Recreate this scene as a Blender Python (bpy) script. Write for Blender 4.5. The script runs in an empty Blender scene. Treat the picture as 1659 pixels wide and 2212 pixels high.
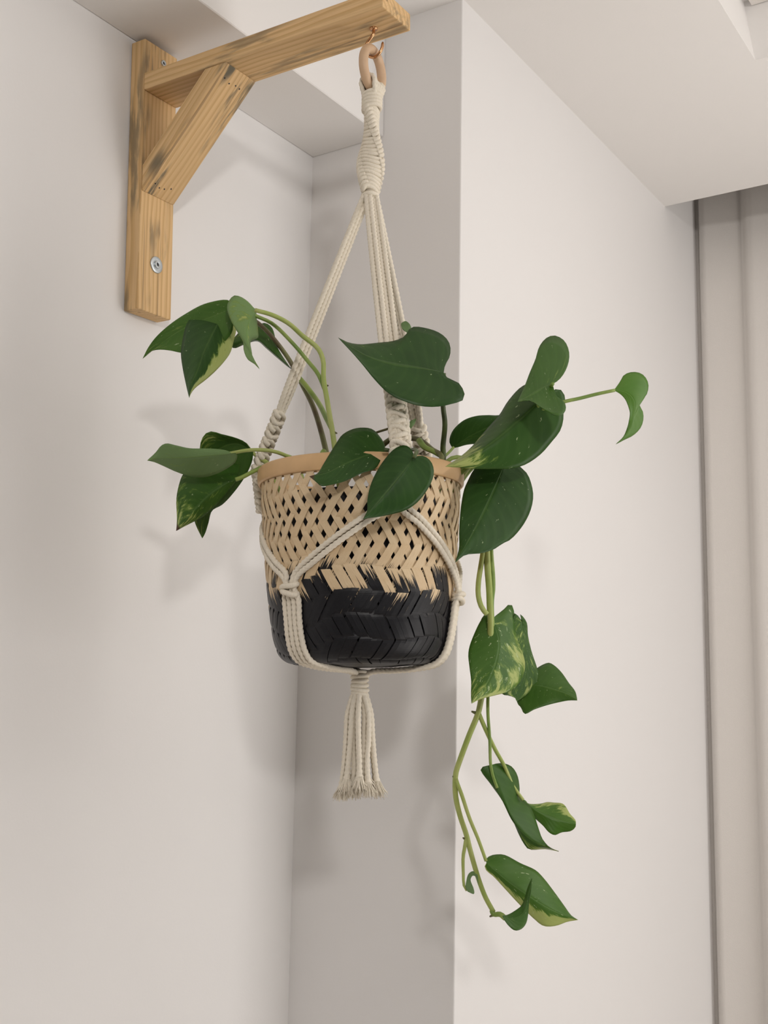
import bpy, bmesh, math, random
from mathutils import Vector, Matrix
random.seed(7)
SC = bpy.context.scene
COL = SC.collection

# ------------------------------------------------------------------ camera
F_PX = 2502.36
CR = Vector((0.83756135, 0.54604737, 0.01797926))
CU = Vector((0.06867989, -0.1378787, 0.98806505))
CF = Vector((-0.54200928, 0.82633028, 0.15298434))
CP = Vector((0.77547724, -0.73259134, -0.3451384))
cam = bpy.data.cameras.new('camera')
cam.sensor_fit = 'VERTICAL'; cam.sensor_height = 24.0
cam.lens = F_PX * 24.0 / 2212.0
cam.clip_start = 0.01
co = bpy.data.objects.new('camera', cam); COL.objects.link(co)
co.matrix_world = Matrix(((CR.x, CU.x, -CF.x, CP.x), (CR.y, CU.y, -CF.y, CP.y), (CR.z, CU.z, -CF.z, CP.z), (0, 0, 0, 1)))
SC.camera = co
SC.view_settings.view_transform = 'Standard'
SC.view_settings.look = 'None'
SC.view_settings.gamma = 1.0
SC.view_settings.use_curve_mapping = False
SC.view_settings.exposure = 0.0

# ------------------------------------------------------------------ light
w = bpy.data.worlds.new('room_light'); SC.world = w; w.use_nodes = True
bg = w.node_tree.nodes['Background']
bg.inputs[0].default_value = (1.0, 0.965, 0.93, 1); bg.inputs[1].default_value = 0.06

def area(name, loc, target, sx, sy, power, col):
    l = bpy.data.lights.new(name, 'AREA'); l.shape = 'RECTANGLE'; l.size = sx; l.size_y = sy
    l.energy = power; l.color = col
    o = bpy.data.objects.new(name, l); COL.objects.link(o); o.location = loc
    o.rotation_euler = (Vector(target) - Vector(loc)).to_track_quat('-Z', 'Y').to_euler()
    return o
LC = (1.0, 0.96, 0.925)
def bulb(name, loc, energy, radius):
    l = bpy.data.lights.new(name, 'POINT'); l.energy = energy; l.color = LC; l.shadow_soft_size = radius
    o = bpy.data.objects.new(name, l); COL.objects.link(o); o.location = loc; return o
# low broad light from the open room on the right
area('room_side_light', (1.7, 0.55, -0.9), (0.0, 0.3, -0.4), 0.8, 1.0, 9.4, LC)
# large shaded lamp to the right of the plant
bulb('shaded_lamp', (1.0, 0.38, 0.02), 6.9, 0.28)
# the lamp behind the viewer that throws the soft shadows of bracket, basket and vines
bulb('room_lamp', (1.52, -1.38, 0.19), 32.0, 0.065)

# ------------------------------------------------------------------ helpers
def P(px, py, d):
    """point at pixel-ray (px,py), at distance d (m) along the view direction"""
    return CP + (CF + CR * ((px - 829.5) / F_PX) - CU * ((py - 1106.0) / F_PX)) * d

def link(name, me, mat=None, parent=None):
    o = bpy.data.objects.new(name, me); COL.objects.link(o)
    if mat is not None and len(me.materials) == 0:
        for m in (mat if isinstance(mat, (list, tuple)) else [mat]):
            me.materials.append(m)
    if parent is not None: o.parent = parent
    return o
def mesh(name, v, f, smooth=True):
    me = bpy.data.meshes.new(name); me.from_pydata([tuple(p) for p in v], [], f); me.update()
    if smooth:
        me.polygons.foreach_set('use_smooth', [True] * len(me.polygons))
    return me
def tag(o, label=None, cat=None, group=None, kind=None):
    if label: o['label'] = label
    if cat: o['category'] = cat
    if group: o['group'] = group
    if kind: o['kind'] = kind
    return o
def empty(name, loc=(0, 0, 0), rot=(0, 0, 0)):
    o = bpy.data.objects.new(name, None); COL.objects.link(o); o.location = loc; o.rotation_euler = rot
    o.empty_display_size = 0.03
    return o
def bm_mesh(name, bm, smooth=False):
    me = bpy.data.meshes.new(name); bm.normal_update(); bm.to_mesh(me); bm.free()
    if smooth: me.polygons.foreach_set('use_smooth', [True] * len(me.polygons))
    return me
def box_bm(x0, x1, y0, y1, z0, z1, bev=0.0, seg=1, bm=None):
    own = bm is None
    if own: bm = bmesh.new()
    vs = [bm.verts.new((x, y, z)) for x in (x0, x1) for y in (y0, y1) for z in (z0, z1)]
    fs = [(0, 1, 3, 2), (4, 6, 7, 5), (0, 4, 5, 1), (2, 3, 7, 6), (0, 2, 6, 4), (1, 5, 7, 3)]
    for f in fs: bm.faces.new([vs[i] for i in f])
    bmesh.ops.recalc_face_normals(bm, faces=bm.faces[:])
    if bev: bmesh.ops.bevel(bm, geom=bm.edges[:], offset=bev, segments=seg, affect='EDGES', profile=0.5)
    return bm
def spline(pts, n):
    """n+1 points, centripetal-ish Catmull-Rom through pts, even in arc length; pts tuples of any dimension"""
    k = len(pts)
    if k == 2:
        pts = [pts[0], tuple((a + b) / 2 for a, b in zip(*pts)), pts[1]]; k = 3
    dim = len(pts[0]); out = []
    ext = [tuple(2 * a - b for a, b in zip(pts[0], pts[1]))] + [tuple(p) for p in pts] + [tuple(2 * a - b for a, b in zip(pts[-1], pts[-2]))]
    sub = 14
    for i in range(k - 1):
        p0, p1, p2, p3 = ext[i:i + 4]
        def dst(a, b): return max(1e-9, sum((q - r) ** 2 for q, r in zip(a, b)) ** 0.25)
        t0 = 0; t1 = t0 + dst(p0, p1); t2 = t1 + dst(p1, p2); t3 = t2 + dst(p2, p3)
        for j in range(sub):
            t = t1 + (t2 - t1) * j / sub
            r = []
            for c in range(dim):
                A1 = (t1 - t) / (t1 - t0) * p0[c] + (t - t0) / (t1 - t0) * p1[c]
                A2 = (t2 - t) / (t2 - t1) * p1[c] + (t - t1) / (t2 - t1) * p2[c]
                A3 = (t3 - t) / (t3 - t2) * p2[c] + (t - t2) / (t3 - t2) * p3[c]
                B1 = (t2 - t) / (t2 - t0) * A1 + (t - t0) / (t2 - t0) * A2
                B2 = (t3 - t) / (t3 - t1) * A2 + (t - t1) / (t3 - t1) * A3
                r.append((t2 - t) / (t2 - t1) * B1 + (t - t1) / (t2 - t1) * B2)
            out.append(r)
    out.append(list(pts[-1]))
    L = [0]
    for a, b in zip(out, out[1:]): L.append(L[-1] + math.sqrt(sum((q - r) ** 2 for q, r in zip(a, b))))
    res = []; j = 0
    for i in range(n + 1):
        s = L[-1] * i / n
        while j < len(L) - 2 and L[j + 1] < s: j += 1
        u = (s - L[j]) / max(1e-12, L[j + 1] - L[j]); u = min(1, max(0, u))
        res.append([a + (b - a) * u for a, b in zip(out[j], out[j + 1])])
    return res
def frames(pts):
    n = len(pts); T = []
    for i in range(n):
        a = pts[max(0, i - 1)]; b = pts[min(n - 1, i + 1)]
        t = (b - a)
        T.append(t.normalized() if t.length > 1e-12 else Vector((0, 0, 1)))
    up = Vector((0, 0, 1)) if abs(T[0].z) < 0.9 else Vector((1, 0, 0))
    N = (up - T[0] * up.dot(T[0])).normalized(); out = []
    for t in T:
        N = (N - t * N.dot(t)).normalized()
        out.append((t, N, t.cross(N)))
    return out
def tube(pts, rad, sides=8, closed=False, twist=0.0, ply=0, depth=0.34, caps=True):
    """verts, faces of a tube; rad float or list; ply>0 gives a laid rope with that many strands, one turn every `twist` metres"""
    pts = [Vector(p) for p in pts]; n = len(pts); fr = frames(pts)
    v = []; f = []; s = 0.0
    for i, p in enumerate(pts):
        if i: s += (p - pts[i - 1]).length
        r0 = rad[i] if isinstance(rad, (list, tuple)) else rad
        t, N, B = fr[i]; ph = 2 * math.pi * s / twist if ply else 0.0
        for k in range(sides):
            a = 2 * math.pi * k / sides
            r = r0 * (1 - depth + depth * abs(math.cos(0.5 * ply * (a - ph)))) if ply else r0
            v.append(p + N * (r * math.cos(a)) + B * (r * math.sin(a)))
    m = n if closed else n - 1
    for i in range(m):
        a = i * sides; b = ((i + 1) % n) * sides
        for k in range(sides):
            k2 = (k + 1) % sides
            f.append((a + k, a + k2, b + k2, b + k))
    if caps and not closed:
        f.append(tuple(range(sides - 1, -1, -1))); f.append(tuple((n - 1) * sides + k for k in range(sides)))
    return v, f
def merge(parts):
    V = []; F = []
    for v, f in parts:
        o = len(V); V += list(v); F += [tuple(i + o for i in q) for q in f]
    return V, F
def lathe(prof, seg=48, close=False):
    v = []; f = []
    for (r, z) in prof:
        for k in range(seg):
            a = 2 * math.pi * k / seg; v.append((r * math.cos(a), r * math.sin(a), z))
    n = len(prof)
    for i in range(n if close else n - 1):
        a = i * seg; b = ((i + 1) % n) * seg
        for k in range(seg):
            k2 = (k + 1) % seg; f.append((a + k, a + k2, b + k2, b + k))
    return v, f

# ------------------------------------------------------------------ materials
def new_mat(name):
    m = bpy.data.materials.new(name); m.use_nodes = True
    nt = m.node_tree; b = nt.nodes['Principled BSDF']
    return m, nt, b
class NB:
    def __init__(s, nt): s.nt = nt
    def n(s, t, **kw):
        x = s.nt.nodes.new(t)
        for k, v in kw.items(): setattr(x, k, v)
        return x
    def l(s, a, b): s.nt.links.new(a, b)
    def val(s, sock, v):
        if hasattr(v, 'is_output') or isinstance(v, bpy.types.NodeSocket): s.l(v, sock)
        else: sock.default_value = v
    def math(s, op, a, b=0.0, c=0.0, clamp=False):
        x = s.n('ShaderNodeMath', operation=op); x.use_clamp = clamp
        s.val(x.inputs[0], a); s.val(x.inputs[1], b); s.val(x.inputs[2], c); return x.outputs[0]
    def sstep(s, v, a, b, lo=0.0, hi=1.0):
        x = s.n('ShaderNodeMapRange', interpolation_type='SMOOTHSTEP')
        s.val(x.inputs['Value'], v); s.val(x.inputs['From Min'], a); s.val(x.inputs['From Max'], b)
        s.val(x.inputs['To Min'], lo); s.val(x.inputs['To Max'], hi); return x.outputs[0]
    def mix(s, f, a, b):
        x = s.n('ShaderNodeMix', data_type='RGBA')
        s.val(x.inputs[0], f); s.val(x.inputs[6], a); s.val(x.inputs[7], b); return x.outputs[2]
    def noise(s, vec, scale, detail=3.0, rough=0.5, dist=0.0):
        x = s.n('ShaderNodeTexNoise'); s.l(vec, x.inputs['Vector'])
        x.inputs['Scale'].default_value = scale; x.inputs['Detail'].default_value = detail
        x.inputs['Roughness'].default_value = rough; x.inputs['Distortion'].default_value = dist
        return x.outputs[0]
    def mapping(s, vec, sc=(1, 1, 1), loc=(0, 0, 0), rot=(0, 0, 0)):
        x = s.n('ShaderNodeMapping'); s.l(vec, x.inputs[0]); x.inputs['Scale'].default_value = sc
        x.inputs['Location'].default_value = loc; x.inputs['Rotation'].default_value = rot; return x.outputs[0]
    def bump(s, h, strength, dist=0.001):
        x = s.n('ShaderNodeBump'); s.l(h, x.inputs['Height']); x.inputs['Strength'].default_value = strength
        x.inputs['Distance'].default_value = dist; return x.outputs[0]
    def attr(s, name):
        x = s.n('ShaderNodeAttribute', attribute_type='OBJECT', attribute_name=name); return x.outputs['Fac']
    def rnd(s): return s.n('ShaderNodeObjectInfo').outputs['Random']
    def obj(s): return s.n('ShaderNodeTexCoord').outputs['Object']
    def uv(s): return s.n('ShaderNodeTexCoord').outputs['UV']
def rgb(r, g, b): return (r, g, b, 1.0)

def paint_mat(name, col):
    m, nt, b = new_mat(name); g = NB(nt); o = g.obj()
    n1 = g.noise(o, 2.2, 3); n2 = g.noise(o, 420, 2)
    g.l(g.mix(n1, rgb(*[c * 0.975 for c in col]), rgb(*[min(1, c * 1.02) for c in col])), b.inputs['Base Color'])
    b.inputs['Roughness'].default_value = 0.75; b.inputs['Specular IOR Level'].default_value = 0.25
    g.l(g.bump(n2, 0.10, 0.0006), b.inputs['Normal'])
    return m
M_WALL = paint_mat('white_wall_paint', (0.80, 0.785, 0.775))
M_CEIL = paint_mat('white_ceiling_paint', (0.83, 0.81, 0.79))

def wood_mat():
    m, nt, b = new_mat('pine_wood'); g = NB(nt); o = g.obj(); r = g.rnd()
    off = g.n('ShaderNodeCombineXYZ'); g.l(g.math('MULTIPLY', r, 3.7), off.inputs[0]); g.l(g.math('MULTIPLY', r, 0.05), off.inputs[1]); g.l(g.math('MULTIPLY', r, 0.03), off.inputs[2])
    add = g.n('ShaderNodeVectorMath', operation='ADD'); g.l(o, add.inputs[0]); g.l(off.outputs[0], add.inputs[1]); ov = add.outputs[0]
    warp = g.noise(g.mapping(ov, (5, 30, 30)), 1.0, 2)
    # growth rings: cylinders around a pith line far off the board
    mp = g.mapping(ov, (0.5, 1, 1), (0, 0.013, 0.017))
    sep = g.n('ShaderNodeSeparateXYZ'); g.l(mp, sep.inputs[0])
    rr = g.math('SQRT', g.math('ADD', g.math('POWER', sep.outputs[1], 2.0), g.math('POWER', sep.outputs[2], 2.0)))
    rr = g.math('ADD', rr, g.math('MULTIPLY', warp, 0.016))
    rings = g.math('FRACT', g.math('MULTIPLY', rr, 190.0))
    late = g.sstep(rings, 0.35, 0.95)
    fib = g.noise(g.mapping(ov, (14, 700, 700)), 1.0, 3, 0.6)
    blot = g.noise(g.mapping(ov, (9, 28, 28)), 1.0, 2)
    c = g.mix(late, rgb(0.74, 0.50, 0.25), rgb(0.60, 0.37, 0.155))
    c = g.mix(g.math('MULTIPLY', g.sstep(fib, 0.42, 0.7), 0.35), c, rgb(0.46, 0.28, 0.12))
    c = g.mix(g.math('MULTIPLY', g.sstep(blot, 0.35, 0.7), 0.30), c, rgb(0.56, 0.38, 0.19))
    # blue stain and dark resin streaks
    st = g.noise(g.mapping(ov, (16, 130, 130)), 1.0, 4, 0.6)
    big = g.noise(g.mapping(ov, (13, 36, 36), (0.3, 0.1, 0)), 1.0, 1)
    sm = g.math('MULTIPLY', g.sstep(st, 0.42, 0.60), g.sstep(g.math('ADD', big, g.math('MULTIPLY', g.attr('stain'), 0.09)), 0.56, 0.70))
    sm = g.math('MULTIPLY', sm, g.attr('stain'))
    c = g.mix(sm, c, rgb(0.135, 0.115, 0.075))
    # dark resin lines
    ln_ = g.noise(g.mapping(ov, (5, 190, 190), (1.3, 0, 0)), 1.0, 2)
    c = g.mix(g.math('MULTIPLY', g.sstep(ln_, 0.66, 0.72), 0.55), c, rgb(0.20, 0.115, 0.045))
    g.l(c, b.inputs['Base Color']); b.inputs['Roughness'].default_value = 0.62
    g.l(g.bump(g.math('ADD', late, fib), 0.12, 0.0004), b.inputs['Normal'])
    return m
M_WOOD = wood_mat()
def plain(name, col, rough=0.5, metal=0.0, spec=0.5, nscale=60.0, var=0.12, bump=0.05):
    m, nt, b = new_mat(name); g = NB(nt); n = g.noise(g.obj(), nscale, 4)
    g.l(g.mix(n, rgb(*[c * (1 - var) for c in col]), rgb(*[min(1, c * (1 + var)) for c in col])), b.inputs['Base Color'])
    b.inputs['Roughness'].default_value = rough; b.inputs['Metallic'].default_value = metal
    b.inputs['Specular IOR Level'].default_value = spec
    g.l(g.bump(n, bump, 0.0006), b.inputs['Normal']); return m
M_ZINC = plain('zinc_plated_steel', (0.62, 0.67, 0.70), 0.35, 0.85, nscale=300)
M_DARKM = plain('dark_screw_recess', (0.05, 0.05, 0.055), 0.5, 0.6)
M_BRASS = plain('coppered_brass', (0.60, 0.33, 0.17), 0.24, 1.0, nscale=200)
M_RING = plain('beech_ring_wood', (0.60, 0.41, 0.26), 0.45, nscale=160, var=0.08)
M_COTTON = plain('cotton_cord', (0.78, 0.715, 0.60), 0.95, 0, 0.05, nscale=900, var=0.12, bump=0.5)
M_POT = plain('dark_plastic_pot', (0.032, 0.031, 0.034), 0.5, nscale=40)
M_SOIL = plain('potting_soil', (0.045, 0.028, 0.018), 1.0, nscale=500, var=0.5, bump=1.0)
M_CURT = plain('beige_curtain_cloth', (0.70, 0.665, 0.63), 0.95, 0, 0.1, nscale=900, var=0.05, bump=0.3)
M_FLOOR = plain('pale_floor', (0.62, 0.55, 0.47), 0.45, nscale=4)
M_RIM = None
def bamboo_mat(name, dyed):
    m, nt, b = new_mat(name); g = NB(nt); uv = g.uv(); o = g.obj(); r = g.rnd()
    su = g.n('ShaderNodeSeparateXYZ'); g.l(uv, su.inputs[0])
    cx = g.n('ShaderNodeCombineXYZ'); g.l(su.outputs[0], cx.inputs[0]); g.l(g.math('MULTIPLY', r, 43.0), cx.inputs[2]); g.l(su.outputs[1], cx.inputs[1])
    fib = g.noise(g.mapping(cx.outputs[0], (9, 14, 1)), 1.0, 4, 0.65)
    tone = g.noise(g.mapping(cx.outputs[0], (0.1, 5, 1)), 1.0, 1)
    c = g.mix(fib, rgb(0.60, 0.44, 0.26), rgb(0.78, 0.64, 0.44))
    c = g.mix(g.math('MULTIPLY', g.math('ADD', g.math('MULTIPLY', r, 0.5), g.math('MULTIPLY', g.sstep(tone, .45, .75), .5)), 0.42), c, rgb(0.52, 0.33, 0.16))
    rough = 0.5
    if dyed:
        so = g.n('ShaderNodeSeparateXYZ'); g.l(o, so.inputs[0])
        st = g.noise(g.mapping(cx.outputs[0], (9, 0.5, 1)), 1.0, 3, 0.7)
        r2 = g.math('FRACT', g.math('MULTIPLY', r, 91.7))
        edge = g.math('ADD', g.math('ADD', 0.0595, g.math('MULTIPLY', g.math('SUBTRACT', r2, 0.5), 0.030)), g.math('MULTIPLY', g.math('SUBTRACT', st, 0.5), 0.042))
        dye = g.sstep(g.math('SUBTRACT', so.outputs[2], edge), -0.0009, 0.0009, 1.0, 0.0)
        scr = g.noise(g.mapping(cx.outputs[0], (8, 5, 1), (0, 2.2, 0)), 1.0, 2, 0.6)
        scr = g.math('MULTIPLY', g.sstep(scr, 0.69, 0.74), g.sstep(so.outputs[2], 0.03, 0.05))
        dye = g.math('MULTIPLY', dye, g.math('SUBTRACT', 1.0, g.math('MULTIPLY', scr, 0.7)))
        blk = g.mix(fib, rgb(0.006, 0.006, 0.008), rgb(0.014, 0.014, 0.017))
        c = g.mix(dye, c, blk)
        rg = g.mix(dye, rgb(0.55, 0.55, 0.55), rgb(0.42, 0.42, 0.42)); g.l(rg, b.inputs['Roughness'])
        b.inputs['Specular IOR Level'].default_value = 0.28
    else: b.inputs['Roughness'].default_value = rough
    g.l(c, b.inputs['Base Color']); g.l(g.bump(fib, 0.15, 0.0004), b.inputs['Normal'])
    return m
M_STRIP = bamboo_mat('bamboo_strip_dip_dyed', True)
M_RIM = plain('bamboo_rim', (0.62, 0.40, 0.20), 0.45, nscale=70, var=0.12)
M_BASE = plain('black_dyed_bamboo', (0.014, 0.014, 0.016), 0.45, nscale=120, var=0.4)

def leaf_mat(name, under):
    m, nt, b = new_mat(name); g = NB(nt); uv = g.uv(); r = g.rnd()
    s = g.n('ShaderNodeSeparateXYZ'); g.l(uv, s.inputs[0])
    u = g.math('MULTIPLY', g.math('SUBTRACT', s.outputs[0], 0.5), 2.0)       # -1 left edge .. 1 right edge
    au = g.math('ABSOLUTE', u); v = s.outputs[1]
    # coordinate that runs along the side veins
    w_ = g.math('SUBTRACT', v, g.math('MULTIPLY', au, 0.34))
    cx = g.n('ShaderNodeCombineXYZ'); g.l(u, cx.inputs[0]); g.l(w_, cx.inputs[1]); g.l(g.math('MULTIPLY', r, 37.0), cx.inputs[2])
    strk = g.noise(g.mapping(cx.outputs[0], (2.3, 13.0, 1)), 1.0, 4, 0.62)
    bigp = g.noise(g.mapping(cx.outputs[0], (1.3, 2.6, 1), (4, 2, 0)), 1.0, 2)
    speck = g.noise(g.mapping(cx.outputs[0], (9, 22, 1), (1, 7, 0)), 1.0, 3, 0.6)
    tone = g.noise(g.mapping(cx.outputs[0], (1.5, 3.0, 1), (9, 1, 0)), 1.0, 2)
    dark = g.attr('tone')     # 0 dark .. 1 fresh green
    if under:
        c = g.mix(dark, rgb(0.125, 0.205, 0.085), rgb(0.215, 0.34, 0.13))
    else:
        c = g.mix(dark, rgb(0.015, 0.052, 0.008), rgb(0.080, 0.200, 0.020))
        c = g.mix(g.math('MULTIPLY', g.sstep(tone, 0.3, 0.7), 0.5), c, g.mix(dark, rgb(0.030, 0.090, 0.016), rgb(0.12, 0.24, 0.036)))
    # variegation: amount 'varieg' everywhere, 'side' bias (+ right half, - left half), 'tipv' bias to the tip
    lvl = g.math('ADD', g.math('ADD', g.math('MULTIPLY', strk, 0.62), g.math('MULTIPLY', bigp, 0.38)), g.math('MULTIPLY', g.attr('varieg'), 0.28))
    lvl = g.math('ADD', lvl, g.math('MULTIPLY', g.math('SUBTRACT', g.math('MULTIPLY', u, g.attr('side')), g.math('MULTIPLY', g.math('ABSOLUTE', g.attr('side')), 0.30)), 0.80))
    lvl = g.math('ADD', lvl, g.math('MULTIPLY', g.math('MULTIPLY', g.math('SUBTRACT', v, 0.72), 0.9), g.attr('tipv')))
    pale = g.sstep(lvl, 0.66, 0.73)
    mid = g.sstep(lvl, 0.60, 0.69)
    c = g.mix(g.math('MULTIPLY', mid, 0.65), c, rgb(0.20, 0.31, 0.055))
    c = g.mix(g.math('MULTIPLY', pale, 0.85), c, rgb(0.46, 0.52, 0.17))
    sp = g.math('MULTIPLY', g.sstep(g.math('ADD', speck, g.math('MULTIPLY', g.attr('speck'), 0.08)), 0.715, 0.75), g.sstep(g.attr('speck'), 0.0, 0.3))
    c = g.mix(g.math('MULTIPLY', sp, 0.7), c, rgb(0.48, 0.58, 0.32))
    # midrib and faint side veins
    rib = g.sstep(au, 0.012, 0.05, 1.0, 0.0)
    c = g.mix(g.math('MULTIPLY', rib, 0.45 if under else 0.14), c, rgb(0.20, 0.34, 0.085))
    vein = g.math('SINE', g.math('MULTIPLY', w_, 62.0))
    c = g.mix(g.math('MULTIPLY', g.sstep(vein, 0.2, 1.0), 0.035), c, rgb(0.16, 0.30, 0.07))
    # brown dried tip
    bt = g.math('MULTIPLY', g.sstep(g.math('ADD', v, g.math('MULTIPLY', strk, 0.06)), 0.955, 0.99), g.attr('drytip'))
    c = g.mix(bt, c, rgb(0.075, 0.035, 0.015))
    g.l(c, b.inputs['Base Color'])
    b.inputs['Roughness'].default_value = 0.55 if under else 0.40
    b.inputs['Specular IOR Level'].default_value = 0.2 if under else 0.30
    h = g.math('ADD', g.math('ADD', g.math('MULTIPLY', vein, 0.10), g.math('MULTIPLY', tone, 1.2)), g.math('MULTIPLY', rib, -1.0 if not under else 1.5))
    g.l(g.bump(h, 0.35, 0.0006), b.inputs['Normal'])
    tr = g.n('ShaderNodeBsdfTranslucent'); g.l(c, tr.inputs[0])
    mx = g.n('ShaderNodeMixShader'); mx.inputs[0].default_value = 0.12
    out = nt.nodes['Material Output']
    g.l(b.outputs[0], mx.inputs[1]); g.l(tr.outputs[0], mx.inputs[2]); g.l(mx.outputs[0], out.inputs[0])
    return m
M_LEAF = leaf_mat('pothos_leaf_top', False)
M_LEAFU = leaf_mat('pothos_leaf_underside', True)
def stem_mat(name, c1, c2):
    m, nt, b = new_mat(name); g = NB(nt); n = g.noise(g.obj(), 55.0, 3)
    g.l(g.mix(g.sstep(n, 0.35, 0.65), rgb(*c1), rgb(*c2)), b.inputs['Base Color']); b.inputs['Roughness'].default_value = 0.45
    return m
M_STEM = stem_mat('green_stem', (0.16, 0.26, 0.045), (0.27, 0.36, 0.085))
M_STEMY = stem_mat('pale_green_stem', (0.30, 0.38, 0.085), (0.40, 0.45, 0.14))
M_STEMD = stem_mat('dark_green_stem', (0.035, 0.055, 0.018), (0.085, 0.12, 0.035))
M_STEMB = stem_mat('brownish_stem', (0.10, 0.075, 0.035), (0.16, 0.17, 0.06))

# ------------------------------------------------------------------ the room
YB, WB, ZS, XC, ZC, YC = 0.28437, 0.09864, 0.27031, 0.19893, 0.40573, 0.92425
ZF = -2.05; YW = 1.30
def struct(name, bm, mat, label, cat):
    o = link(name, bm_mesh(name, bm), mat); tag(o, label, cat, kind='structure'); return o
struct('wall_left', box_bm(-0.15, 0.0, -3.0, YB + 0.002, ZF, 0.62), M_WALL, 'white painted wall behind the wooden bracket', 'wall')
struct('wall_right', box_bm(-0.15, XC, YB, YW + 0.12, ZF, 0.62, 0.0015, 2), M_WALL, 'projecting white wall corner between plant and curtain', 'wall')
struct('wall_back', box_bm(XC, 3.6, YW, YW + 0.12, ZF, 0.62), M_WALL, 'white window wall hidden behind the curtain', 'wall')
struct('trim_1', box_bm(0.0, WB, -3.0, YB, ZS, 0.62, 0.001), M_CEIL, 'white boxed-in beam along the top of the left wall', 'beam')
struct('floor', box_bm(-0.15, 3.6, -3.0, YW + 0.12, ZF - 0.1, ZF), M_FLOOR, 'pale floor far below the hanging plant', 'floor')
# ceiling with a raised rectangular recess (x > .4347, y < .575) and a pocket above the curtain (y > YC)
def ceiling():
    bm = bmesh.new(); RX, RY, RT = 0.4347, 0.575, 0.485
    def q(a, b, c, d): bm.faces.new([bm.verts.new(p) for p in (a, b, c, d)])
    x0, x1, y0, y1 = -0.15, 3.6, -3.0, YC
    q((x0, y0, ZC), (x0, y1, ZC), (RX, y1, ZC), (RX, y0, ZC))
    q((RX, RY, ZC), (RX, y1, ZC), (x1, y1, ZC), (x1, RY, ZC))
    TX, TY = 0.4235, 0.575                                     # the recess wall leans slightly outward at the top
    q((RX, y0, ZC), (RX, RY, ZC), (TX, TY, RT), (TX, y0, RT))
    q((RX, RY, ZC), (x1, RY, ZC), (x1, TY, RT), (TX, TY, RT))
    q((TX, y0, RT), (TX, TY, RT), (x1, TY, RT), (x1, y0, RT))
    # edge of the ceiling at the curtain pocket and the slab above
    q((XC, YC, ZC), (XC, YC, 0.60), (x1, YC, 0.60), (x1, YC, ZC))
    q((XC, YC, 0.60), (XC, YW, 0.60), (x1, YW, 0.60), (x1, YC, 0.60))
    bmesh.ops.remove_doubles(bm, verts=bm.verts[:], dist=1e-5)
    return bm
struct('ceiling', ceiling(), M_CEIL, 'white plaster ceiling with a raised recess at the right', 'ceiling')
struct('trim_2', box_bm(0.4325, 3.4, 0.548, 0.574, 0.476, 0.484, 0.001), M_CURT, 'grey edge strip up inside the ceiling recess', 'trim')

def curtain():
    nx, nz = 260, 10; v = []; f = []
    x0, x1, z0, z1 = 0.1975, 2.2, ZF + 0.02, 0.56
    per = 0.0728
    for j in range(nz + 1):
        for i in range(nx + 1):
            x = x0 + (x1 - x0) * i / nx
            ph = (x - 0.2075) / per
            k = ph - math.floor(ph)
            # broad flat panels, each stepping back behind the next at a narrow pleat
            y = 1.055 + 0.020 * k + (0.020 * (k / 0.06 - 1.0) ** 2 if k < 0.06 else 0.0)
            y += 0.004 * math.sin(x * 31 + 1.0) * (1 - j / nz)
            v.append((x, y, z0 + (z1 - z0) * j / nz))
    for j in range(nz):
        for i in range(nx):
            a = j * (nx + 1) + i; f.append((a, a + 1, a + nx + 2, a + nx + 1))
    o = link('curtain', mesh('curtain', v, f), M_CURT)
    sm = o.modifiers.new('cloth_thickness', 'SOLIDIFY'); sm.thickness = 0.002; sm.offset = 1.0
    tag(o, 'beige pleated curtain hanging beside the white wall corner', 'curtain')
curtain()

# ------------------------------------------------------------------ wooden wall bracket
T_, W_, ZT, ZA0, ZA1, LA = 0.01763, 0.045, 0.26489, 0.21313, 0.23003, 0.26669
br = empty('wall_bracket', (0.0012, 0, 0), (0.03244, 0, 0.01938))
tag(br, 'pine wall bracket with diagonal brace screwed to the left wall', 'bracket')
def board(name, poly, w0, w1, along, stain, seedx):
    """prism of an xz outline, from y=w0 to w1; local X of the object runs along the grain"""
    ax = Vector((along[0], 0, along[1])).normalized(); az = Vector((-ax.z, 0, ax.x))
    org = Vector((poly[0][0], w0, poly[0][1]))
    bm = bmesh.new()
    fr = []; bk = []
    for (x, z) in poly:
        d = Vector((x, w0, z)) - org
        fr.append(bm.verts.new((d.dot(ax), 0, d.dot(az)))); bk.append(bm.verts.new((d.dot(ax), w1 - w0, d.dot(az))))
    n = len(poly)
    bm.faces.new(fr); bm.faces.new(bk[::-1])
    for i in range(n): bm.faces.new((fr[i], bk[i], bk[(i + 1) % n], fr[(i + 1) % n]))
    bmesh.ops.recalc_face_normals(bm, faces=bm.faces[:])
    bmesh.ops.bevel(bm, geom=bm.edges[:], offset=0.0011, segments=2, affect='EDGES', profile=0.5)
    o = link(name, bm_mesh(name, bm), M_WOOD, br)
    o.matrix_parent_inverse = Matrix.Identity(4)
    o.matrix_basis = Matrix(((ax.x, 0, az.x, org.x), (0, 1, 0, org.y), (ax.z, 0, az.z, org.z), (0, 0, 0, 1)))
    o['stain'] = stain
    return o
board('post', [(0, 0), (T_, 0), (T_, ZT), (0, ZT)], 0, W_, (0, 1), 0.7, 0)
board('arm', [(T_, ZA0), (T_ + LA, ZA0), (T_ + LA, ZA1 - 0.002), (T_ + LA - 0.002, ZA1), (T_, ZA1)], 0, W_, (1, 0), 0.55, 1)
board('brace', [(T_, 0.1135), (T_ + (ZA0 - 0.1135), ZA0), (T_ + (ZA0 - 0.1385), ZA0), (T_, 0.1385)], 0.0006, W_ - 0.0006, (1, 1), 1.0, 2)
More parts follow.
